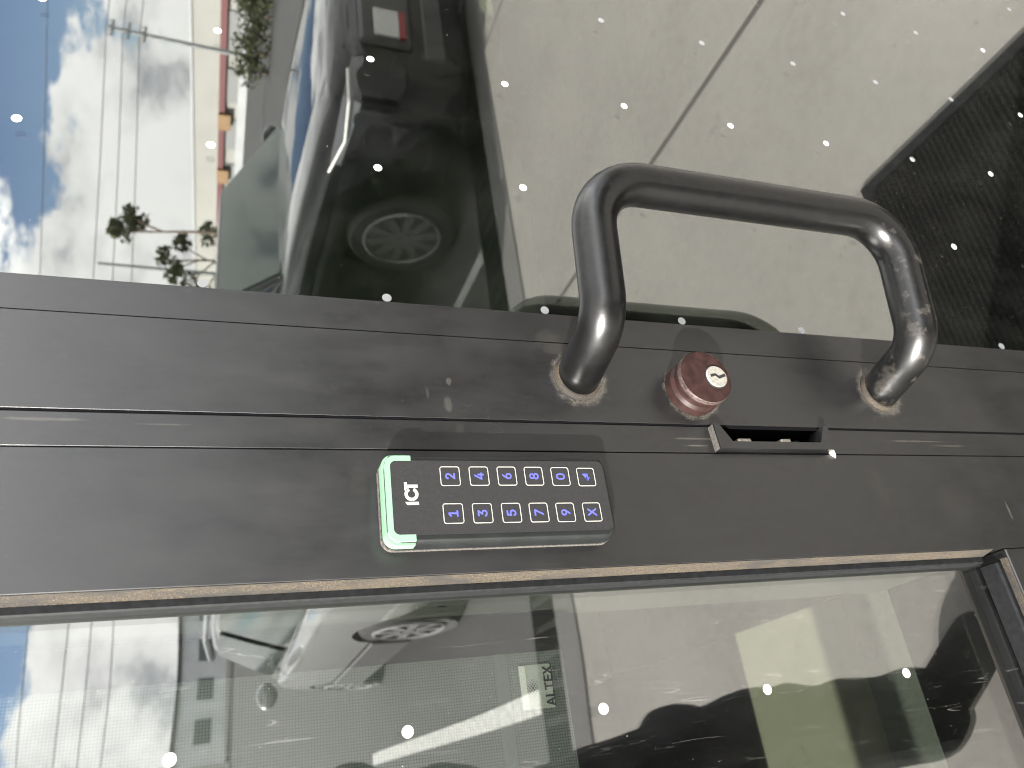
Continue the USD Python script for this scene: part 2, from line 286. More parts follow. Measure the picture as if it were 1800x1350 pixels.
def weave():
    g = G(); sx = 2 * math.pi / 0.0015
    m = g.add('mapping', {'scale': (sx, sx, sx)}, vector='pos.position'); s = g.add('separate_xyz', {}, vector=m + '.vector')
    p = g.math('multiply', g.math('sine', s + '.x'), g.math('sine', s + '.z'))
    hole = g.rng(g.math('add', g.math('sine', s + '.x'), g.math('sine', s + '.z')), 0.9, 1.5)
    c = g.add('rgb_ramp', {'ramp': [(0.2, (0.13, 0.14, 0.138)), (0.8, (0.22, 0.235, 0.23))]}, fac=g.math('add', g.math('multiply', p, 0.5), 0.5)) + '.color'
    c = g.add('mix_color', {'b': (0.025, 0.030, 0.028)}, fac=g.math('multiply', hole, 0.85), a=c) + '.result'
    g.n['d'] = ('diffuse_bsdf', {}); g.n['tr'] = ('translucent_bsdf', {}); g.n['mx'] = ('mix_closure', {'fac': 0.12})
    g.l += [(c, 'd.color'), (c, 'tr.color'), ('d.BSDF', 'mx.closure1'), ('tr.BSDF', 'mx.closure2')]
    return mat('screen_weave', g.n, g.l, 'mx.closure')
M['weave'] = weave(); M['hem'] = simple('blind_hem', (0.14, 0.16, 0.15), 0.7); M['label'] = simple('clear_label', (0.62, 0.65, 0.61), 0.5, noise=0.1, nscale=400)
M['label_white'] = simple('label_white', (0.85, 0.86, 0.83), 0.5); M['label_ink'] = simple('label_ink', (0.02, 0.02, 0.022), 0.5); M['label_grey'] = simple('label_grey', (0.12, 0.12, 0.12), 0.5)

# ------------------------------------------------------------------ ground
ground = obj('ground', bx(-700, 900, -1200, 400, -0.60, -0.135), simple('dry_ground', (0.16, 0.15, 0.10), 0.9, noise=0.3, nscale=0.4), kind='structure')
car_park = thing('car_park', kind='structure')
obj('surface', bx(-60, 140, -90, -2.60, -0.45, -0.12), M['asphalt'], car_park)
for x in (-4.58, -2.13, 0.30, 2.775, 5.22, 7.66):
    obj('bay_line', bx(x - 0.045, x + 0.045, -7.6, -3.14, -0.12, -0.116), M['line'], car_park)
kerb = obj('kerb', cat(bx(-12, 24, -2.60, -2.40, -0.4, 0.0, 0.012)), M['kerb'], kind='structure')
dc = thing('kerb_black_strip', 'black slotted drainage channel along the foot of the kerb by the parked cars', 'ground_strip')
obj('channel', bx(-12, 24, -3.12, -2.601, -0.2, -0.117), M['gap_black'], dc)
for k in range(60): obj('strip_bar', bx(0.2 + k * 0.12, 0.23 + k * 0.12, -3.08, -2.66, -0.1168, -0.112, 0.001), M['mat_rubber'], dc)
fore = thing('forecourt', kind='structure')
obj('base', bx(-12, 24, -2.398, 0.0, -0.4, -0.0025), simple('joint_filler', (0.052, 0.049, 0.045), 0.9), fore)
xs = [-11.9, -9.5, -7.6, -5.7, -3.8, -1.95, -0.06 - 0.05, 1.745, 3.64, 5.55, 7.5, 9.4, 11.4, 13.4, 15.4]
for a, b in zip(xs[:-1], xs[1:]):
    obj('slab', bx(a + 0.013, b - 0.013, -2.385, -0.004, -0.0024, 0.0, 0.0006), M['concrete'], fore)

mt = thing('door_mat', 'black ribbed entrance mat with rubber border on the concrete before the door', 'door mat')
obj('rubber_border', bx(0.13, 1.045, -0.586, -0.06, 0.001, 0.009, 0.004), M['mat_rubber'], mt)
obj('pile', bx(0.165, 1.010, -0.556, -0.09, 0.0092, 0.016, 0.003), M['mat_pile'], mt)

# ------------------------------------------------------------------ building shell and room
bl = thing('shop_building', 'grey panelled shop building round the glazed entrance', 'building')
obj('facade_left', bx(-6.0, -2.52, 0.0, 0.2, -0.1, 3.4), M['facade'], bl)
obj('facade_right', bx(1.19, 6.0, 0.0, 0.2, -0.1, 3.4), M['facade'], bl)
obj('facade_head', bx(-2.518, 1.188, 0.0, 0.2, 2.17, 3.4), M['facade'], bl)
obj('side_wall', bx(-6.0, -5.8, 0.202, 8, -0.1, 3.4), M['wall_in'], bl)
obj('side_wall', bx(5.8, 6.0, 0.202, 8, -0.1, 3.4), M['wall_in'], bl)
obj('rear_wall', bx(-5.798, 5.798, 7.8, 8, -0.1, 3.4), M['wall_in'], bl)
obj('roof', bx(-6.1, 6.1, -0.02, 8.1, 3.402, 3.55), M['facade'], bl)
obj('ceiling', bx(-5.79, 5.79, 0.21, 7.79, 2.7, 2.75), M['wall_in'], bl)
fl = thing('floor', kind='structure')
obj('screed', bx(-5.79, 5.79, 0.0, 7.79, -0.2, 0.0), M['floor'], fl)
obj('carpet', bx(0.265, 5.7, 0.12, 2.19, 0.0, 0.006), M['carpet'], fl)
obj('carpet', bx(-5.7, 0.262, 0.12, 1.016, 0.0005, 0.0055), simple('grey_carpet', (0.32, 0.325, 0.30), 0.95, 0.1, noise=0.15, nscale=150), fl)
obj('carpet', bx(-5.7, 0.262, 1.44, 7.7, 0.0005, 0.0055), M['carpet'], fl)
pw = thing('partition_wall', 'pale inner partition wall with white skirting seen dimly through the door glass', 'wall')
obj('panel', bx(0.95, 2.88, 2.22, 2.34, 0.0, 2.69), M['wall_in'], pw)
obj('skirting', bx(0.95, 2.884, 2.205, 2.218, 0.0, 0.11, 0.003), M['skirt'], pw)

# ------------------------------------------------------------------ shopfront frame
F = -0.012
fr = thing('shopfront_frame', 'black aluminium shopfront frame beside the door with dusty inner edge', 'window frame')
obj('jamb', bx(0.0918, 0.1562, F, 0.095, 0.02, 2.10, 0.00012), M['jamb'], fr)
obj('strip', bx(0.1572, 0.1738, F + 0.0003, 0.030, 1.0215, 2.10, 0.0001), M['strip'], fr)
obj('strip', bx(0.1572, 0.1738, F + 0.0003, 0.030, 0.02, 0.9365, 0.0001), M['strip'], fr)
obj('rebate_back', bx(0.1564, 0.1745, 0.031, 0.095, 0.02, 2.10), M['dark_hole'], fr)
# sloping dusty glazing edge of the jamb: a thin wedge laid on the jamb's side
obj('glazing_edge', hull_pts([(x, y, z) for z in (0.8275, 2.1) for x, y in ((0.0916, F + 0.0012), (0.0916, -0.0010), (0.0893, -0.0014))]), M['dusty'], fr, label='dusty sunlit glazing edge of the black jamb')
obj('gasket', bx(0.0853, 0.0914, -0.0009, 0.0145, 0.8275, 2.1, 0.0008), M['gasket'], fr)
obj('jamb_liner', bx(0.0895, 0.0915, 0.024, 0.0945, 0.8275, 2.1), M['liner'], fr)
obj('transom', bx(-2.45, 0.0915, F, 0.095, 0.76, 0.8185, 0.0007), M['jamb'], fr)
obj('transom_edge', hull_pts([(x, y, z) for x in (-2.45, 0.086) for y, z in ((F + 0.001, 0.8187), (F + 0.0052, 0.8187), (F + 0.0050, 0.8205), (F + 0.0016, 0.8200))]), M['dusty'], fr, label='dusty sunlit ledge of the transom under the side window')
obj('gasket', bx(-2.45, 0.0851, -0.0062, 0.0080, 0.8187, 0.8235, 0.0012), M['gasket'], fr)
obj('gasket', bx(-2.45, 0.0851, 0.0084, 0.0145, 0.8187, 0.8268, 0.0008), M['gasket'], fr)
obj('head', bx(-2.5, 1.18, F, 0.095, 2.102, 2.168, 0.0007), M['jamb'], fr)
obj('jamb', bx(-2.5, -2.452, F, 0.095, 0.02, 2.10, 0.00035), M['jamb'], fr)
obj('jamb', bx(1.10, 1.18, F, 0.095, 0.02, 2.10, 0.00035), M['jamb'], fr)
obj('sill', bx(-2.45, 0.0915, F, 0.095, 0.004, 0.08, 0.0007), M['jamb'], fr)
sp = obj('window_pane', bx(-2.45, 0.0905, 0.0082, 0.0142, 0.819, 2.1), M['side_glass'], fr)
for i in range(-5, 6):
    for j in range(0, 4):
        x, z = 0.0255 - 0.1021 * j, 1.3 - (0.981 - 1.1197 + i - 0.0) * 0.1 * (1.0 if i < 99 else 1)
        z = 1.3 - ((0.981 + 0.979 * i) - 1.1197) * 0.1 * 1.0213
        if z > 0.84: obj('frit_dot', lathe_y([(0.0, 0.0079), (0.0027, 0.0079), (0.0028, 0.00818)], x, z, 20), M['frit'], sp)
obj('lower_pane', bx(-2.45, 0.0905, 0.0082, 0.0142, 0.081, 0.759), M['low_glass'], fr)
# strike
pts = [(0.1737, 1.0222), (0.1738, 1.0190), (0.1621, 1.0119), (0.1621, 0.9456), (0.1737, 0.9393), (0.1736, 0.9366), (0.1577, 0.9364), (0.1577, 1.0214)]
obj('dark_gap_fill', bx(0.1738, 0.1757, F + 0.0007, 0.02, 0.02, 2.09), M['gap_black'], fr)  # added strip filling the gap beside the stile, its black stands for shade
obj('dark_gap_fill', bx(0.1562, 0.1572, F + 0.0004, 0.02, 0.02, 2.09), M['gap_black'], fr)  # same added filler between jamb and strip, shade put in as black
stk = obj('strike_plate', ext(Polygon(pts).buffer(0.0004).buffer(-0.0002), -0.0175, -0.004), M['stile'], fr, label='black lipped latch strike with a worn edge')
obj('rim', ext(Polygon([(0.1737, 1.0226), (0.1729, 1.0229), (0.1574, 1.0222), (0.1577, 1.0217)]), -0.0165, -0.006), simple('worn_edge', (0.05, 0.046, 0.042), 0.7, noise=0.8, nscale=1500), stk)
obj('recess', bx(0.1574, 0.1762, 0.016, 0.029, 0.937, 1.021), M['dark_hole'], fr)
obj('latch_bolt', bx(0.1655, 0.1695, -0.0065, 0.012, 0.9885, 0.9985, 0.0008), M['steel'], stk)
obj('latch_bolt', bx(0.1655, 0.1697, -0.0065, 0.012, 0.9580, 0.9660, 0.0008), M['steel'], stk)
obj('latch_bolt', cat(bx(0.1640, 0.1652, -0.001, 0.010, 0.9500, 0.9980, 0.0004), bx(0.1625, 0.1650, -0.003, 0.003, 0.9985, 1.0005, 0.0003)), simple('dull_metal', (0.10, 0.09, 0.08), 0.5, metal=0.5), stk)
obj('bolt_head', lathe_y([(0.0, -0.001), (0.0045, -0.001), (0.0052, 0.002), (0.0052, 0.01)], 0.1665, 0.9490, 20), simple('dark_metal', (0.04, 0.04, 0.04), 0.35, metal=0.5), stk)
chip = trimesh.creation.icosphere(3, 1.0); v = chip.vertices; v = v * (1 + 0.35 * (meshkit.fbm(v * 2.2 + 3, 3, 4)[:, None] - 0.5) * 2)
chip.vertices = v * [0.0042, 0.0014, 0.0017] @ np.array([[0.93, 0, 0.36], [0, 1, 0], [-0.36, 0, 0.93]]) + [0.1583, -0.0128, 0.9352]
obj('paint_blob', chip, M['chip'], stk, smooth=True, label='blob of white paint at the lower corner of the latch strike')

# ------------------------------------------------------------------ door
dr = thing('entrance_door', 'black framed glass entrance door with cranked tubular pull handle', 'door')
obj('lock_stile', bx(0.1757, 0.2271, F + 0.0006, 0.032, 0.02, 2.09, 0.0001), M['stile'], dr)
obj('glazing_bead', bx(0.2280, 0.2482, F + 0.0014, -0.0005, 0.10, 1.865, 0.0002), M['stile'], dr)
obj('hinge_stile', bx(1.024, 1.0955, F, 0.032, 0.02, 2.09, 0.00035), M['stile'], dr)
obj('top_rail', bx(0.2278, 1.0232, F, 0.032, 1.867, 2.09, 0.00035), M['stile'], dr)
obj('bottom_rail', bx(0.2278, 1.0232, F, 0.032, 0.02, 0.098, 0.0007), M['stile'], dr)
gp = obj('glass_pane', bx(0.2280, 1.0235, 0.0, 0.006, 0.099, 1.866), M['door_glass'], dr)
for i in range(-3, 13):
    for j in range(-3, 3):
        x, z = 0.458 - 0.1 * j, 1.3 - (i - 1.1197) * 0.1
        obj('frit_dot', lathe_y([(0.0, -0.00030), (0.0027, -0.00030), (0.0028, -0.00002)], x, z, 20), M['frit'], gp)
# handle: straight out of the stile, cranked sideways over the glass, down the grip and back
zt, zb_ = 1.1045, 0.8755
P = fillet([(0.2035, F + 0.001, zt), (0.2165, -0.0560, zt), (0.305, -0.0705, zt), (0.305, -0.0705, zb_), (0.2165, -0.0560, zb_), (0.2035, F + 0.001, zb_)], [0.026, 0.034, 0.034, 0.026])
hd = obj('pull_handle', tube(P, 0.0130, 36), M['handle'], dr, smooth=True)
for z in (zt, zb_):
    obj('collar', lathe_y([(0.0127, F - 0.0030), (0.0138, F - 0.0028), (0.0146, F - 0.0010), (0.0147, F)], 0.2038, z), M['dusty'], hd, label='dust caked round the foot of the handle')
# lock cylinder
lx, lz = 0.1985, 1.0285
lk = obj('key_cylinder', lathe_y([(0.0175, F), (0.0178, F - 0.003), (0.0176, F - 0.0065), (0.0160, F - 0.0085), (0.0158, F - 0.0110), (0.0170, F - 0.0120), (0.0175, F - 0.0130), (0.0175, F - 0.0170), (0.0170, F - 0.0182), (0.0, F - 0.0186)], lx, lz, 56), M['brown'], dr, smooth=25, label='brown anodised round lock cylinder with bright plug')
fy = F - 0.0186
obj('plug', lathe_y([(0.0, fy - 0.0012), (0.0066, fy - 0.0012), (0.0072, fy - 0.0008), (0.0073, fy + 0.001)], lx - 0.0002, lz - 0.0068, 40), M['brass'], lk, smooth=25)
obj('plug_shadow_gap', lathe_y([(0.0073, fy - 0.0004), (0.0078, fy - 0.0004), (0.0079, fy + 0.001)], lx - 0.0002, lz - 0.0068, 40), M['dark_hole'], lk)
kw = Polygon([(-0.0009, 0.0038), (0.0004, 0.0038), (0.0012, 0.0005), (-0.0001, -0.0012), (0.0012, -0.0052), (-0.0002, -0.0055), (-0.0016, -0.0010), (-0.0001, 0.0008)])
obj('keyway', ext(affinity.translate(affinity.scale(kw, 1.35, 1.15, origin=(0, 0)), lx + 0.0002, lz - 0.0066), fy - 0.00135, fy - 0.0005), M['dark_hole'], lk)
ring = Point(lx + 0.001, lz + 0.0065)
obj('worn_rim', ext(ring.buffer(0.0), 0, 1) if False else lathe_y([(0.01752, F - 0.0150), (0.01756, F - 0.0172), (0.01718, F - 0.01835)], lx, lz, 56), simple('worn_rim', (0.05, 0.036, 0.033), 0.45, metal=0.2, noise=0.95, nscale=700), lk)

# ------------------------------------------------------------------ keypad reader
kp = thing('access_keypad', 'slim black access keypad with mint light bar on the black jamb', 'keypad')
x0, x1, z0, z1 = 0.1036, 0.1486, 1.1045, 1.2258
def shrink(d, r): return rrect(x0 + d, x1 - d, z0 + d, z1 - d, r)
obj('back_seal', ext(rrect(x0 - 0.0003, x1 + 0.0001, z0 - 0.0004, z1 + 0.0004, 0.006), -0.0142, F), M['dark_gap_fill'], kp)
def lofty(shapes):
    V, F_ = [], []; n = 64
    for poly, y in shapes:
        ring = poly.exterior; t = np.linspace(0, 1, n, endpoint=False)
        c = np.array([ring.interpolate(q, normalized=True).coords[0] for q in t]); V.append(np.c_[c[:, 0], np.full(n, y), c[:, 1]])
    m = hull_pts(np.vstack(V)); return m
obj('body', lofty([(shrink(0.0, 0.0058), -0.0142), (shrink(0.0, 0.0058), -0.0218), (shrink(0.0009, 0.0055), -0.0240), (shrink(0.0022, 0.0048), -0.0252)]), M['plastic'], kp)
face = rrect(0.1075, 0.1452, 1.1072, 1.2222, 0.0032)
obj('face_plate', ext(face, -0.0256, -0.0249), M['face'], kp)
# light bar: a U over the top end, standing slightly proud of the body
outer = shrink(-0.0003, 0.0060); inner = rrect(0.1077, 0.1450, 1.10, 1.2222, 0.0030); cut = sbox(0.09, 1.2118, 0.16, 1.24)
bar = outer.difference(inner).intersection(cut)
lower = ext(bar, -0.0235, -0.0175)
upper = ext(shrink(0.0010, 0.0052).difference(inner).intersection(cut), -0.0258, -0.0234)
obj('light_bar', cat(upper), M['green_lit'], kp, label='mint green light bar round the top of the keypad')
obj('light_bar_side', lower, simple('lit_green_side', (0.11, 0.20, 0.13), 0.4, emission_color=(0.18, 0.75, 0.28), emission_strength=0.008), kp)
cz = 1.21255; hh = 0.0033
glyphs = [Polygon([(0.12225, cz - hh), (0.12375, cz - hh), (0.12375, cz + hh), (0.12225, cz + hh - 0.0010)]),
          Point(0.12765, cz).buffer(hh + 0.0001, 16).difference(Point(0.12765, cz).buffer(hh - 0.00145, 16)).difference(Polygon([(0.12765, cz), (0.1330, cz + 0.0024), (0.1330, cz - 0.0024)])),
          sbox(0.1297, cz + hh - 0.0014, 0.1338, cz + hh).union(sbox(0.1310, cz - hh, 0.1325, cz + hh))]
for gl in glyphs: obj('letter', ext(gl, -0.02576, -0.0255), M['white_ink'], kp)
KEYS = [('2', 0.1369, 1.1924), ('4', 0.1369, 1.1773), ('6', 0.1369, 1.1624), ('8', 0.1368, 1.1476), ('0', 0.1366, 1.1327), ('e', 0.1363, 1.1179),
        ('1', 0.1176, 1.1926), ('3', 0.1175, 1.1777), ('5', 0.1174, 1.1626), ('7', 0.1173, 1.1478), ('9', 0.1171, 1.1331), ('X', 0.1170, 1.1181)]
for s, x, z in KEYS:
    h = 0.0051; o = rrect(x - h, x + h, z - h, z + h, 0.0013)
    k = obj('key', ext(o.buffer(-0.0004), -0.02568, -0.0255), M['face'], kp)
    obj('key_outline', ext(o.difference(o.buffer(-0.00034)), -0.02582, -0.0255), M['white_ink'], k)
    if s == 'e':
        a = Polygon([(0.0022, 0.0021), (0.0030, 0.0021), (0.0030, -0.0006), (-0.0004, -0.0006), (-0.0004, 0.0006), (-0.0028, -0.0010), (-0.0004, -0.0026), (-0.0004, -0.0014), (0.0022, -0.0014)])
        m = ext(affinity.translate(affinity.scale(a, 0.8, 0.9), x, z + 0.0003), -0.02585, -0.0256)
    else:
        m = text(s, 0.0047, x, z, -0.02565, bold=True)
    obj('key_symbol', m, M['blue_lit'], k)

# ------------------------------------------------------------------ roller blind
rb = thing('roller_blind', 'pale grey woven roller blind hanging behind the side window', 'roller blind')
obj('fabric', bx(-2.43, 0.0630, 0.0600, 0.0606, 1.1095, 2.05), M['weave'], rb)
obj('bottom_hem', bx(-2.43, 0.0632, 0.0594, 0.0599, 1.1440, 1.1515), M['hem'], rb)
obj('bottom_bar', bx(-2.43, 0.0620, 0.0612, 0.0650, 1.112, 1.140, 0.001), M['hem'], rb)
obj('tube', cyl((-2.43, 0.085, 2.06), (0.06, 0.085, 2.06), 0.022), M['hem'], rb)
lb = obj('maker_label', ext(rrect(0.0327, 0.0560, 1.1185, 1.1378, 0.0006), 0.0592, 0.0595), mat('clear_film', {'t': ('transparent_bsdf', {'color': (0.97, 0.97, 0.97)}), 'd': ('diffuse_bsdf', {'color': (0.75, 0.77, 0.74)}), 'm': ('mix_closure', {'fac': 0.42})}, [('t.BSDF', 'm.closure1'), ('d.BSDF', 'm.closure2')], 'm.closure'), rb, label='clear maker label reading ALTEX near the bottom corner of the blind')
obj('white_band', ext(sbox(0.0329, 1.1340, 0.0558, 1.1376), 0.0590, 0.05915), M['label_white'], lb)
obj('wordmark', text('ALTEX', 0.0052, 0.0440, 1.1206, 0.0591, bold=True, w=0.0212), M['label_ink'], lb)
obj('small_print', cat(*[bx(0.0345 + q, 0.0345 + q + w, 0.05905, 0.0592, 1.1163, 1.1169) for q, w in ((0, .0031), (.0034, .0007), (.0045, .0026), (.0076, .0008), (.0088, .0034), (.0126, .0021), (.0151, .0032))]), M['label_grey'], lb)
dots = []
for a in range(-3, 4):
    for b in range(-3, 4):
        d = math.hypot(a, b)
        if d <= 3.2: dots.append(lathe_y([(0.0, 0.0589), (0.00058 * (1 - d / 4.4), 0.0589), (0.00060 * (1 - d / 4.4), 0.0590)], 0.0437 + (a - b) * 0.00105, 1.1305 + (a + b) * 0.00088, 10))
obj('dot_emblem', cat(*dots), M['label_ink'], lb)

# ------------------------------------------------------------------ cars
paint_b = simple('black_car_paint', (0.003, 0.003, 0.004), 0.6, 0.0, coat_weight=1.0, coat_roughness=0.02, coat_ior=1.4)
paint_s = simple('silver_car_paint', (0.11, 0.113, 0.11), 0.35, metal=0.2, coat_weight=1.0, coat_roughness=0.04)
car_glass = simple('car_glass', (0.022, 0.030, 0.026), 0.06, 0.8)
rubber = simple('tyre_rubber', (0.008, 0.008, 0.009), 0.8); alloy = simple('alloy', (0.16, 0.16, 0.165), 0.35, metal=0.6); trim = simple('black_trim', (0.012, 0.012, 0.013), 0.5)
lampm = simple('lamp_lens', (0.06, 0.065, 0.07), 0.08, coat_weight=1.0); redl = simple('tail_red', (0.07, 0.006, 0.006), 0.2, coat_weight=1.0); chrome = simple('chrome', (0.75, 0.75, 0.76), 0.12, metal=1.0)
whitep = simple('plate_white', (0.30, 0.30, 0.30), 0.4); redp = simple('plate_red', (0.14, 0.012, 0.014), 0.4)

def loft_body(st, n_up=11):
    """st: (L, half width, z bottom, z top); a closed body lofted along L with rounded sections, local x across, y along"""
    V = []
    for L, hw, zb, zt in st:
        h = zt - zb
        half = [(0.0, zb), (hw * .80, zb), (hw * .93, zb + .05 * h), (hw * .98, zb + .22 * h), (hw, zb + .45 * h), (hw * .995, zb + .62 * h), (hw * .975, zb + .80 * h), (hw * .94, zb + .91 * h), (hw * .86, zb + .965 * h), (hw * .60, zb + .99 * h), (0.0, zt)]
        ring = half + [(-x, z) for x, z in half[-2:0:-1]]
        V.append([(x, L, z) for x, z in ring])
    n = len(V[0]); k = len(V); V = np.array(V).reshape(-1, 3)
    i, j = np.meshgrid(np.arange(k - 1), np.arange(n), indexing='ij')
    q = np.stack([i * n + j, i * n + (j + 1) % n, (i + 1) * n + (j + 1) % n, (i + 1) * n + j], -1).reshape(-1, 4)
    F_ = [q[:, [0, 1, 2]], q[:, [0, 2, 3]]]
    a, b = len(V), len(V) + 1; V = np.vstack([V, V[:n].mean(0), V[-n:].mean(0)]); r = np.arange(n)
    F_ += [np.c_[np.full(n, a), (r + 1) % n, r], np.c_[np.full(n, b), (k - 1) * n + r, (k - 1) * n + (r + 1) % n]]
    m = trimesh.Trimesh(V, np.vstack(F_), process=False); m.fix_normals(); return m
def man(m): return manifold3d.Manifold(manifold3d.Mesh(np.asarray(m.vertices, np.float32), np.asarray(m.faces, np.uint32)))
def unman(m):
    q = m.to_mesh(); return trimesh.Trimesh(q.vert_properties[:, :3], q.tri_verts, process=False)
def spline(st, k=6):
    st = np.array(st, float); from scipy.interpolate import PchipInterpolator as PI
    L = np.unique(np.concatenate([np.linspace(a, b, k, endpoint=False) for a, b in zip(st[:-1, 0], st[1:, 0])] + [[st[-1, 0]]]))
    return np.c_[L, *[PI(st[:, 0], st[:, c])(L) for c in (1, 2, 3)]]
def quad_panel(c, t=0.006):
    c = np.array(c, float); n = np.cross(c[1] - c[0], c[2] - c[0]); n /= np.linalg.norm(n); return hull_pts(np.vstack([c + n * t, c - n * t]))
def inset(c, f):
    c = np.array(c, float); m = c.mean(0); return m + (c - m) * f
def make_car(name, label, cat_, loc, rz, st, gh, wheels, wr, paint, front, spokes=10, lower_trim=True):
    """local frame: y runs from nose (0) to tail, x across, z from the ground"""
    c = thing(name, label, cat_, loc, rz); st = spline(st); hwm = st[:, 1].max()
    body = man(loft_body(st))
    for wy in wheels: body -= man(cyl((-2, wy, wr), (2, wy, wr), wr * 1.13, 40))
    obj('body', unman(body), paint, c)
    for wy in wheels:
        for s in (-1, 1):
            xw = s * (hwm - 0.115)
            w = obj('wheel', cyl((xw - 0.10, wy, wr), (xw + 0.10, wy, wr), wr * 0.66, 32), trim, c)
            prof = [(wr * .68, -.10), (wr * .93, -.115), (wr, -.085), (wr, .085), (wr * .93, .115), (wr * .68, .10)]
            a = np.arange(48) * 2 * np.pi / 48; V = np.vstack([np.c_[np.full(48, xw + q), wy + r * np.cos(a), wr + r * np.sin(a)] for r, q in prof])
            i, j = np.meshgrid(np.arange(len(prof) - 1), np.arange(48), indexing='ij'); q = np.stack([i * 48 + j, i * 48 + (j + 1) % 48, (i + 1) * 48 + (j + 1) % 48, (i + 1) * 48 + j], -1).reshape(-1, 4)
            obj('tyre', trimesh.Trimesh(V, np.vstack([q[:, [0, 1, 2]], q[:, [0, 2, 3]]]), process=False), rubber, w)
            xo = xw + s * 0.108; ms = [tube([(xo, wy + wr * .69 * math.cos(t), wr + wr * .69 * math.sin(t)) for t in np.linspace(0, 2 * np.pi, 40)], 0.014, 8, False), cyl((xo - s * .02, wy, wr), (xo + s * .006, wy, wr), wr * .17, 20)]
            for t in np.arange(spokes) * 2 * np.pi / spokes:
                d = np.array([0, math.cos(t), math.sin(t)]); e = np.array([0, -d[2], d[1]]); o = np.array([xo - s * .006, wy, wr])
                ms.append(hull_pts([o + d * wr * .12 + e * k * .022 + np.array([h, 0, 0]) for k in (-1, 1) for h in (-.012, .006)] + [o + d * wr * .69 + e * k * .030 + np.array([h, 0, 0]) for k in (-1, 1) for h in (-.012, .006)]))
            obj('rim', cat(*ms), alloy, w)
    y0, y1, y2, y3, hb, ht, zbase, zr = gh      # windscreen base, roof front, roof rear, rear base
    hull = []
    for y, hw, z in ((y0, hb, zbase), (y3, hb * .96, zbase), (y1, ht, zr), (y2, ht * .97, zr), ((y1 + y2) / 2, ht, zr + .02)):
        for s in (-1, 1):
            sp_ = trimesh.creation.icosphere(1, 0.05).vertices; hull.append(sp_ + [s * (hw - .05), y, z - .05])
    obj('cabin', hull_pts(np.vstack(hull)), paint, c)
    obj('windscreen', quad_panel(inset([(-hb, y0 - .035, zbase), (hb, y0 - .035, zbase), (ht, y1 - .035, zr), (-ht, y1 - .035, zr)], .90)), car_glass, c)
    obj('rear_window', quad_panel(inset([(-hb * .96, y3 + .035, zbase), (hb * .96, y3 + .035, zbase), (ht * .97, y2 + .035, zr), (-ht * .97, y2 + .035, zr)], .84)), car_glass, c)
    ym = (y0 * .45 + y3 * .55)
    for s in (-1, 1):
        tl = lambda y: (y - y0) / (y1 - y0)
        A = np.array([s * hb, y0, zbase]); B = np.array([s * hb, y3, zbase]); C = np.array([s * ht, y2, zr]); D = np.array([s * ht, y1, zr]); off = np.array([s * 0.010, 0, 0.0])
        Mb, Mt = A + (B - A) * .52, D + (C - D) * .50
        obj('side_window', quad_panel(inset([A + (B - A) * .06, Mb, Mt, D], .86) + off), car_glass, c)
        obj('side_window', quad_panel(inset([Mb, A + (B - A) * .95, C, Mt], .86) + off), car_glass, c)
        mr = trimesh.creation.icosphere(2, 1.0); mr.vertices = mr.vertices * [.11, .07, .075] + [s * (hb + .17), y0 + .42, zbase + .07]
        obj('door_mirror', mr, paint, c, smooth=True)
    for nm, m, mm in front: obj(nm, m, mm, c)
    return c
# dark car, nose to the kerb
ST = [(0, .62, .22, .80), (.05, .74, .17, .88), (.22, .87, .16, .96), (.8, .92, .18, 1.03), (1.75, .93, .24, 1.08), (3.0, .93, .24, 1.10), (4.1, .91, .26, 1.10), (4.5, .84, .32, 1.04), (4.62, .70, .42, .92)]
fr1 = [('grille', bx(-.50, .50, -.03, .03, .50, .80, .02), trim), ('lower_grille', bx(-.55, .55, -.012, .05, .30, .44, .02), trim),
       ('number_plate', bx(.24, .45, -.045, -.030, .58, .72, .003), whitep), ('plate_band', bx(.24, .45, -.045, -.030, .545, .578), redp)]
for s in (-1, 1):
    fr1 += [('headlight', hull_pts([(s * .60, .02, .84), (s * .60, .0, .78), (s * .92, .50, .90), (s * .925, .50, .84), (s * .82, .13, .78), (s * .80, .10, .88)]), lampm),
            ('running_light', tube(fillet([(s * .70, .015, .865), (s * .84, .10, .85), (s * .905, .33, .84), (s * .937, .55, .90)], [.03, .05]), .008, 8), simple('running_light' + ('_r' if s > 0 else '_l'), (.40, .40, .39), .3))]
make_car('parked_car', 'black car parked nose to the kerb, reflected in the door glass', 'car', (4.13, -2.50, -0.12), math.pi, ST, (1.85, 2.62, 3.75, 4.45, .80, .62, 1.04, 1.50), (1.10, 3.80), .355, paint_b, fr1)
# silver hatchback, tail to the kerb
ST2 = [(0, .55, .36, .74), (.06, .68, .28, .84), (.25, .80, .24, .90), (.9, .85, .22, .97), (2.0, .86, .22, 1.00), (3.2, .86, .22, 1.02), (3.85, .83, .26, 1.03), (4.02, .76, .34, .98), (4.08, .66, .44, .88)]
fr2 = [('side_cladding', bx(s * .868 - .012, s * .868 + .012, 1.12, 3.05, .24, .50, .01), trim) for s in (-1, 1)] + [('tail_light', bx(s * .70 - .08, s * .70 + .08, 4.0, 4.07, .72, .96, .02), redl) for s in (-1, 1)] + \
      [('window_rail', tube([(s * .66, 1.6, 1.44), (s * .665, 2.4, 1.47), (s * .66, 3.5, 1.45)], .016, 8), chrome) for s in (-1, 1)]
make_car('parked_car', 'silver hatchback backed up to the kerb, reflected in the side window', 'car', (1.72, -7.53, -0.12), 0, ST2, (.95, 1.70, 3.45, 3.98, .78, .62, .96, 1.42), (.78, 3.28), .31, paint_s, fr2, spokes=8)

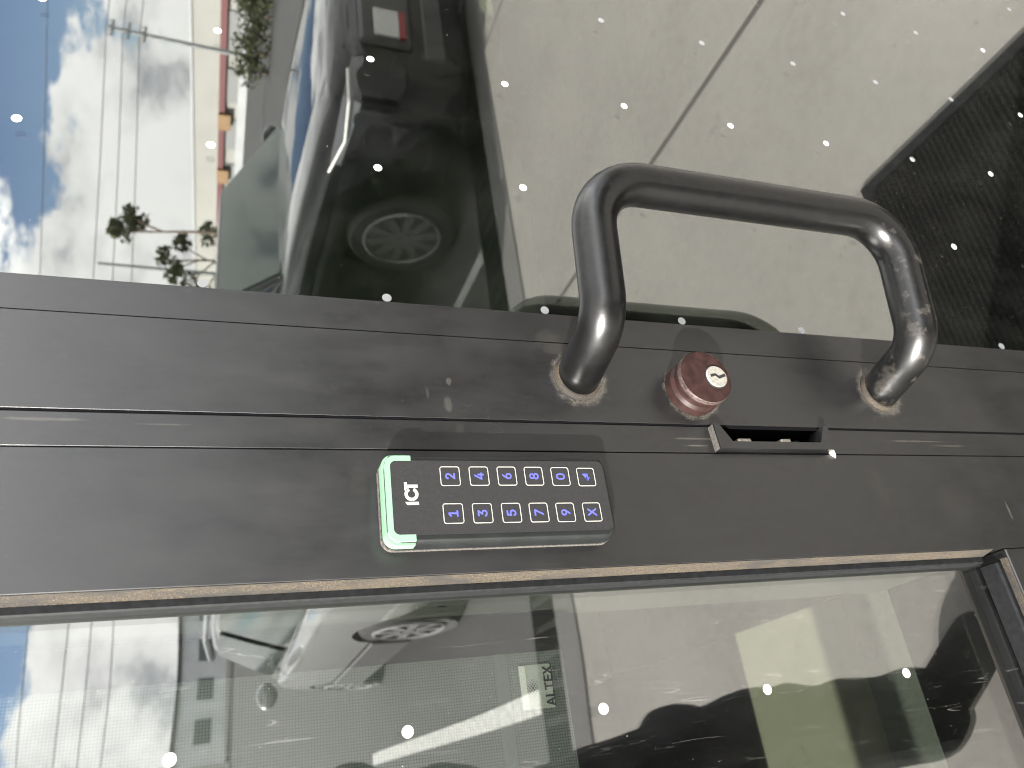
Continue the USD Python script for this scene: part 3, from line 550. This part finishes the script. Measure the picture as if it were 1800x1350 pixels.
# ------------------------------------------------------------------ far side of the street
wh_white = simple('warehouse_white', (0.24, 0.24, 0.225), 0.8, noise=0.06, nscale=0.3); redm = simple('red_fascia', (0.085, 0.012, 0.014), 0.6); orange = simple('orange_sign', (0.17, 0.095, 0.035), 0.6)
greyw = simple('grey_shed', (0.30, 0.31, 0.32), 0.7, noise=0.1, nscale=0.4); pale = simple('pale_shutter', (0.15, 0.155, 0.155), 0.6); pole_g = simple('galvanised', (0.16, 0.17, 0.17), 0.6); glassd = simple('dark_window', (0.05, 0.06, 0.06), 0.15)
wh = thing('warehouse', 'long white warehouse with red fascia across the street, reflected in the door glass', 'warehouse')
obj('wall', bx(78.5, 110, -260, -36, -0.13, 6.0), wh_white, wh)
obj('roof', bx(78.3, 110.2, -260.2, -35.8, 6.002, 6.25), greyw, wh)
obj('red_fascia', bx(77.9, 78.48, -190, -40, 2.35, 3.05), redm, wh)
obj('base_wall', bx(78.2, 78.49, -190, -40, -0.13, 0.9), greyw, wh)
for y in np.arange(-186, -42, 8.0): obj('shutter', bx(78.35, 78.495, y, y + 5.2, 0.91, 2.3), pale, wh)
for y in (-78, -88): obj('orange_sign', bx(77.6, 77.88, y, y + 2.6, 1.6, 3.1, .05), orange, wh)
sh = thing('grey_shed', 'grey shed with dark windows behind the silver car in the reflection', 'shed')
obj('wall', bx(5, 30, -112, -95, -0.13, 4.6), greyw, sh); obj('roof', bx(4.7, 30.3, -112.3, -94.7, 4.602, 4.9), trim, sh)
for x in (7, 11.5, 16, 20.5, 25): obj('window', bx(x, x + 2.4, -94.99, -94.9, 1.2, 2.8), glassd, sh)
of = thing('white_office', 'white low office block left of the grey shed in the reflection', 'office block')
obj('wall', bx(-22, 3.5, -80, -66, -0.13, 4.2), wh_white, of); obj('roof', bx(-22.2, 3.7, -80.2, -65.8, 4.202, 4.4), greyw, of)
for x in (-19, -14.5, -10, -5.5, -1): obj('window', bx(x, x + 2.2, -65.99, -65.9, 0.9, 2.6), glassd, of)
bark = simple('bark', (0.12, 0.09, 0.07), 0.9, noise=0.3, nscale=6)
hedge_m = mat('hedge_leaf', {'o': ('noise_texture', {'scale': 3.0}), 'g': ('geometry', {}), 'r': ('rgb_ramp', {'ramp': [(0.3, (0.032, 0.038, 0.022)), (0.7, (0.075, 0.082, 0.045))]}), 'd': ('diffuse_bsdf', {}), 't': ('translucent_bsdf', {}), 'm': ('mix_closure', {'fac': 0.3})},
              [('g.position', 'o.vector'), ('o.fac', 'r.fac'), ('r.color', 'd.color'), ('r.color', 't.color'), ('d.BSDF', 'm.closure1'), ('t.BSDF', 'm.closure2')], 'm.closure')
def leaves(centres, radii, n, size, rng):
    c = centres[rng.integers(len(centres), size=n)] if len(centres) > 1 else np.repeat(centres, n, 0)
    idx = rng.integers(len(centres), size=n); c = centres[idx]; r = radii[idx]
    d = rng.normal(size=(n, 3)); d /= np.linalg.norm(d, axis=1, keepdims=True); p = c + d * r * rng.random((n, 1)) ** 0.45
    u = rng.normal(size=(n, 3)); u /= np.linalg.norm(u, axis=1, keepdims=True); w = np.cross(u, rng.normal(size=(n, 3))); w /= np.linalg.norm(w, axis=1, keepdims=True)
    s = size * (0.6 + 0.8 * rng.random((n, 1)))
    V = np.stack([p - u * s, p + w * s * .45, p + u * s, p - w * s * .45], 1).reshape(-1, 3); k = np.arange(n)[:, None] * 4
    return trimesh.Trimesh(V, np.vstack([k + [0, 1, 2], k + [0, 2, 3]]), process=False)
hg = thing('hedge', 'dark clipped hedge beyond the car park at the right of the reflection', 'hedge')
cs = np.array([(30 + RNG.normal() * .4, y, .35 + RNG.random() * .5) for y in np.arange(-26, -9, .5)]); obj('foliage', leaves(cs, np.full((len(cs), 3), .8), 5000, .13, RNG), hedge_m, hg, smooth=False, kind='stuff')
obj('stem', cat(*[cyl((30, y, -.13), (30, y, .6), .05, 8) for y in np.arange(-26, -9, 1.0)]), bark, hg, kind='stuff')
def tree(base, h, clumps, label, rad):
    t = thing('street_tree', label, 'tree', base); b = np.array([0, 0, -.01])
    top = np.array(clumps[0][:3]); P = [b + (top - b) * q + np.array([.12 * math.sin(5 * q), .1 * math.sin(4 * q + 1), 0]) * q for q in np.linspace(0, 1, 12)]
    obj('trunk', tube(P, np.linspace(rad, rad * .35, 12), 10), bark, t, smooth=True); T = P
    for c in clumps[1:]:
        c = np.array(c[:3]); k = int(np.clip(c[2] / top[2] * 11 - 2, 1, 10)); obj('limb', tube([T[k], (T[k] + c) / 2 + [0, 0, .15], c], [rad * .5, rad * .35, rad * .18], 8), bark, t, smooth=True)
    obj('crown', leaves(np.array([c[:3] for c in clumps]), 1.35 * np.array([c[3:] for c in clumps]), 80 * len(clumps), .20, RNG), hedge_m, t, smooth=False)
tree((25.0, -31.6, -.12), 6, [(0.0, -0.3, 5.9, .55, .55, .40), (-.4, .1, 6.25, .35, .35, .25), (.4, -.2, 5.4, .45, .45, .35), (.1, .5, 5.7, .4, .4, .2)], 'thin street tree with one high tuft, reflected at the left of the door glass', .10)
tree((24.6, -33.4, -.12), 4, [(0.2, -0.2, 4.3, .5, .5, .35), (-.6, -.3, 3.8, .5, .5, .35), (-1.1, -.6, 3.0, .55, .55, .45), (-1.8, -.9, 2.4, .6, .6, .5), (.6, .5, 3.5, .35, .35, .3), (.9, 1.0, 2.3, .5, .5, .35)], 'low spreading street tree with ragged clumps beside the thin one', .09)
# power poles and wires
def pole(x, y, h, lean, label, arms):
    p = thing('power_pole', label, 'power pole', (x, y, -.13)); top = np.array([lean[0], lean[1], h])
    obj('post', cyl((0, 0, 0), top, .20, 14, .13), pole_g, p)
    for k, z in enumerate(arms):
        c = top * (z / h); obj('crossarm', bx(c[0] - .9, c[0] + .9, c[1] - .07, c[1] + .07, z - .08, z + .08, .01), pole_g, p)
        for q in (-.8, -.3, .3, .8): obj('insulator', cyl((c[0] + q, c[1], z + .08), (c[0] + q, c[1], z + .32), .05, 10, .035), simple('insulator', (.2, .14, .1), .3) if (k, q) == (0, -.8) else '/World/Looks/insulator', p)
pole(53.0, -44.9, 10.4, (.2, .3, 0), 'grey power pole with crossarms, tallest in the reflected sky', (10.1, 9.0, 7.9))
pole(43.0, -60.5, 11.6, (-.3, .6, 0), 'plain grey lamp-height pole beside the low tree reflection', ())
wire_m = simple('wire', (.05, .055, .07), .5)
def wire(a, b, sag, r=.022):
    a, b = np.array(a, float), np.array(b, float); t = np.linspace(0, 1, 40)[:, None]; P = a + (b - a) * t; P[:, 2] -= sag * 4 * (t * (1 - t))[:, 0]; return tube(P, r, 6)
WS = [((96, -59, 27.4), (-38, -62, 13.4)), ((96, -60.5, 26.2), (-38, -63.4, 12.9)), ((98, -66, 34), (-40, -70, 19.5)), ((98, -67.5, 33), (-40, -71.4, 19)), ((94, -56, 20.6), (-36, -58, 8.6)), ((53.2, -44.6, 10.4), (-30, -58, 9.4)), ((53.2, -44.8, 9.3), (-30, -58.2, 8.2)), ((53.2, -45, 8.2), (-30, -58.4, 7.0)), ((53.2, -44.6, 10.4), (120, -30, 12.0)), ((53.2, -44.8, 9.3), (120, -30, 10.8)), ((53.2, -45, 8.2), (120, -30, 9.4))]
WL = ['upper wire of the lower parallel pair of overhead wires', 'lower wire of the lower parallel pair of overhead wires', 'upper wire of the highest pair of overhead wires', 'lower wire of the highest pair of overhead wires', 'single overhead wire running alone below the parallel pairs',
      'overhead wire from the top crossarm of the power pole towards the trees', 'overhead wire from the middle crossarm of the power pole towards the trees', 'overhead wire from the lowest crossarm of the power pole towards the trees',
      'overhead wire from the top crossarm of the power pole away from the trees', 'overhead wire from the middle crossarm of the power pole away from the trees', 'overhead wire from the lowest crossarm of the power pole away from the trees']
for k, (a, b) in enumerate(WS):
    tag(obj('overhead_wire', wire(a, b, .8, .030), wire_m, smooth=True), WL[k], 'overhead wire', 'overhead wires crossing the reflected sky')

# ------------------------------------------------------------------ the person with the phone (seen only as a dark reflection)
Mf = manifold3d.Manifold
def ball(c, r): return Mf.sphere(float(r), 20).translate([float(q) for q in c])
def chain(P, R): return [Mf.batch_hull([ball(a, r), ball(b, q)]) for a, b, r, q in zip(P[:-1], P[1:], R[:-1], R[1:])]
def blend(parts, fine=.02, it=12):
    m = Mf.batch_boolean(parts, manifold3d.OpType.Add).refine_to_length(fine); t = unman(m); t.merge_vertices(); trimesh.smoothing.filter_taubin(t, iterations=it); return t
pr = thing('person', 'person in black jacket and trousers holding up a phone, dark in the side window reflection', 'person')
J = dict(head=(-.15, -.70, 1.70), neck=(-.20, -.735, 1.52), chest=(-.235, -.75, 1.33), waist=(-.215, -.75, 1.08), pelvis=(-.175, -.75, .93),
         shR=(-.065, -.735, 1.40), elR=(-.045, -.65, 1.14), wrR=(-.005, -.455, 1.170), shL=(-.42, -.735, 1.40), elL=(-.41, -.62, 1.14), wrL=(-.105, -.455, 1.175),
         hipR=(-.085, -.75, .90), knR=(.000, -.735, .50), anR=(.010, -.765, .10), toeR=(.115, -.690, .05), hipL=(-.245, -.75, .90), knL=(-.30, -.735, .50), anL=(-.315, -.765, .10), toeL=(-.345, -.64, .05))
J = {k: np.array(v) for k, v in J.items()}
skin = simple('skin', (.42, .26, .19), .5); cloth = simple('black_cloth', (.010, .010, .011), .85, .2, noise=.3, nscale=40); hairm = simple('dark_hair', (.018, .013, .010), .5)
T_, A_ = -R_, -B_          # the phone's top direction, and where its back looks
lens = CAM; ph_c = lens - U_ * .022 - T_ * .058 - A_ * .0065
fingers = []
def finger(P, r): fingers.extend(chain([np.array(p) for p in P], [r, r * .95, r * .9, r * .85][:len(P)]))
for side, wr in ((1, J['wrR']), (-1, J['wrL'])):
    edge = ph_c + U_ * side * .040 - T_ * .038; palm = (wr + edge * 1.6) / 2.6
    fingers += chain([wr, palm, edge - A_ * .010], [.027, .030, .020])
    for k, d in enumerate((.030, .010, -.010, -.029)):
        a = edge + T_ * d * .9 - A_ * .004 + U_ * side * .012; finger([palm + T_ * d * .7, a, a + A_ * .016 - U_ * side * .002, a + A_ * .017 - U_ * side * (.020 - .002 * k)], .0088 - .0004 * k)
    finger([palm - A_ * .012, edge - A_ * .020 + T_ * .024, edge - A_ * .020 + T_ * .046 - U_ * side * .018], .0100)
hd_parts = [Mf.sphere(1.0, 48).scale([.076, .094, .115]).translate(list(map(float, J['head']))), Mf.sphere(1.0, 32).scale([.058, .070, .060]).translate([J['head'][0], float(J['head'][1] + .022), float(J['head'][2] - .070)]),
            Mf.batch_hull([ball(J['head'] + [0, .092, .012], .008), ball(J['head'] + [0, .110, -.022], .013), ball(J['head'] + [0, .085, -.020], .018)])]
for s in (-1, 1): hd_parts += [Mf.sphere(1.0, 16).scale([.012, .020, .031]).translate([float(J['head'][0] + s * .078), float(J['head'][1] - .005), float(J['head'][2] - .005)]), ball(J['head'] + [s * .030, .082, .004], .0125)]
hd_parts += [Mf.batch_hull([ball(J['head'] + [-.020, .084, -.058], .007), ball(J['head'] + [.020, .084, -.058], .007)])]
core = chain([J['head'] - [0, 0, .06], J['neck'], J['chest'], J['waist'], J['pelvis']], [.058, .058, .125, .120, .130])
for s in 'RL':
    core += chain([J['chest'] + [0, 0, .05], J['sh' + s], J['el' + s], J['wr' + s]], [.11, .062, .043, .029]) + chain([J['pelvis'], J['hip' + s], J['kn' + s], J['an' + s]], [.12, .088, .058, .042]) + chain([J['an' + s] - [0, .03, .03], J['toe' + s]], [.040, .032])
obj('body', blend(core + hd_parts, .016, 8), skin, pr, smooth=True)
obj('hands', blend(fingers, .0045, 5), skin, pr, smooth=True)
jk = chain([J['neck'] - [0, 0, .02], J['chest'], J['waist'], J['pelvis'] + [0, 0, .10]], [.075, .152, .150, .175]) + [ball([-.125, -.75, 1.0], .160)]
for s in 'RL': jk += chain([J['chest'] + [0, 0, .06], J['sh' + s], J['el' + s], J['wr' + s] + (J['el' + s] - J['wr' + s]) * .12], [.125, .078, .060, .045])
obj('jacket', blend(jk, .02, 8), cloth, pr, smooth=True)
tr = chain([J['pelvis'] + [0, 0, .03], J['pelvis'] - [0, 0, .06]], [.15, .14])
for s in 'RL': tr += chain([J['pelvis'], J['hip' + s], J['kn' + s], J['an' + s] + [0, 0, .02]], [.14, .096, .080, .074]) + ([ball([-.012, -.742, .63], .086), ball([.004, -.74, .42], .082)] if s == 'R' else [])
tz = blend(tr, .02, 8); vv = tz.vertices; vv = vv + (meshkit.fbm(vv * 14, 3, 2)[:, None] - .5) * .035 * (vv - [-.15, -.75, 0]) / (np.linalg.norm(vv - [-.15, -.75, 0], axis=1, keepdims=True) + .1); tz.vertices = vv
obj('trousers', tz, cloth, pr, smooth=True)
for s in 'RL': obj('shoe', blend(chain([J['an' + s] + [0, -.05, -.045], J['toe' + s] + [0, .02, -.005]], [.052, .044]), .012, 5), cloth, pr, smooth=True)
hair = (Mf.sphere(1.0, 40).scale([.086, .104, .124]).translate(list(map(float, J['head'] + [0, -.010, .008])))) - Mf.cube([.3, .3, .3], True).translate([float(J['head'][0]), float(J['head'][1] + .195), float(J['head'][2] - .11)]) - Mf.cube([.4, .4, .2], True).translate([float(J['head'][0]), float(J['head'][1]), float(J['head'][2] - .17)])
obj('hair', blend([hair], .012, 6), hairm, pr, smooth=True)
ph = thing('phone', 'dark phone held upright in both hands of the person in black', 'phone')
def obox(c, hx, hy, hz):
    P = [];
    for sx in (-1, 1):
        for sy in (-1, 1):
            for t in np.linspace(0, np.pi / 2, 5):
                for sz in (-1, 1): P.append(c + U_ * sx * (hx - .010 + .010 * math.cos(t)) + T_ * sy * (hy - .010 + .010 * math.sin(t)) + A_ * sz * hz)
    return hull_pts(P)
obj('case', obox(ph_c, .036, .0735, .0040), simple('phone_case', (.02, .02, .024), .35), ph)
obj('screen', obox(ph_c - A_ * .0043, .033, .070, .0002), simple('phone_screen', (.01, .01, .012), .08), ph)
obj('camera_bump', cyl(lens - A_ * .0035 - T_ * .02, lens - A_ * .0015 - T_ * .02, .007, 20), trim, ph)
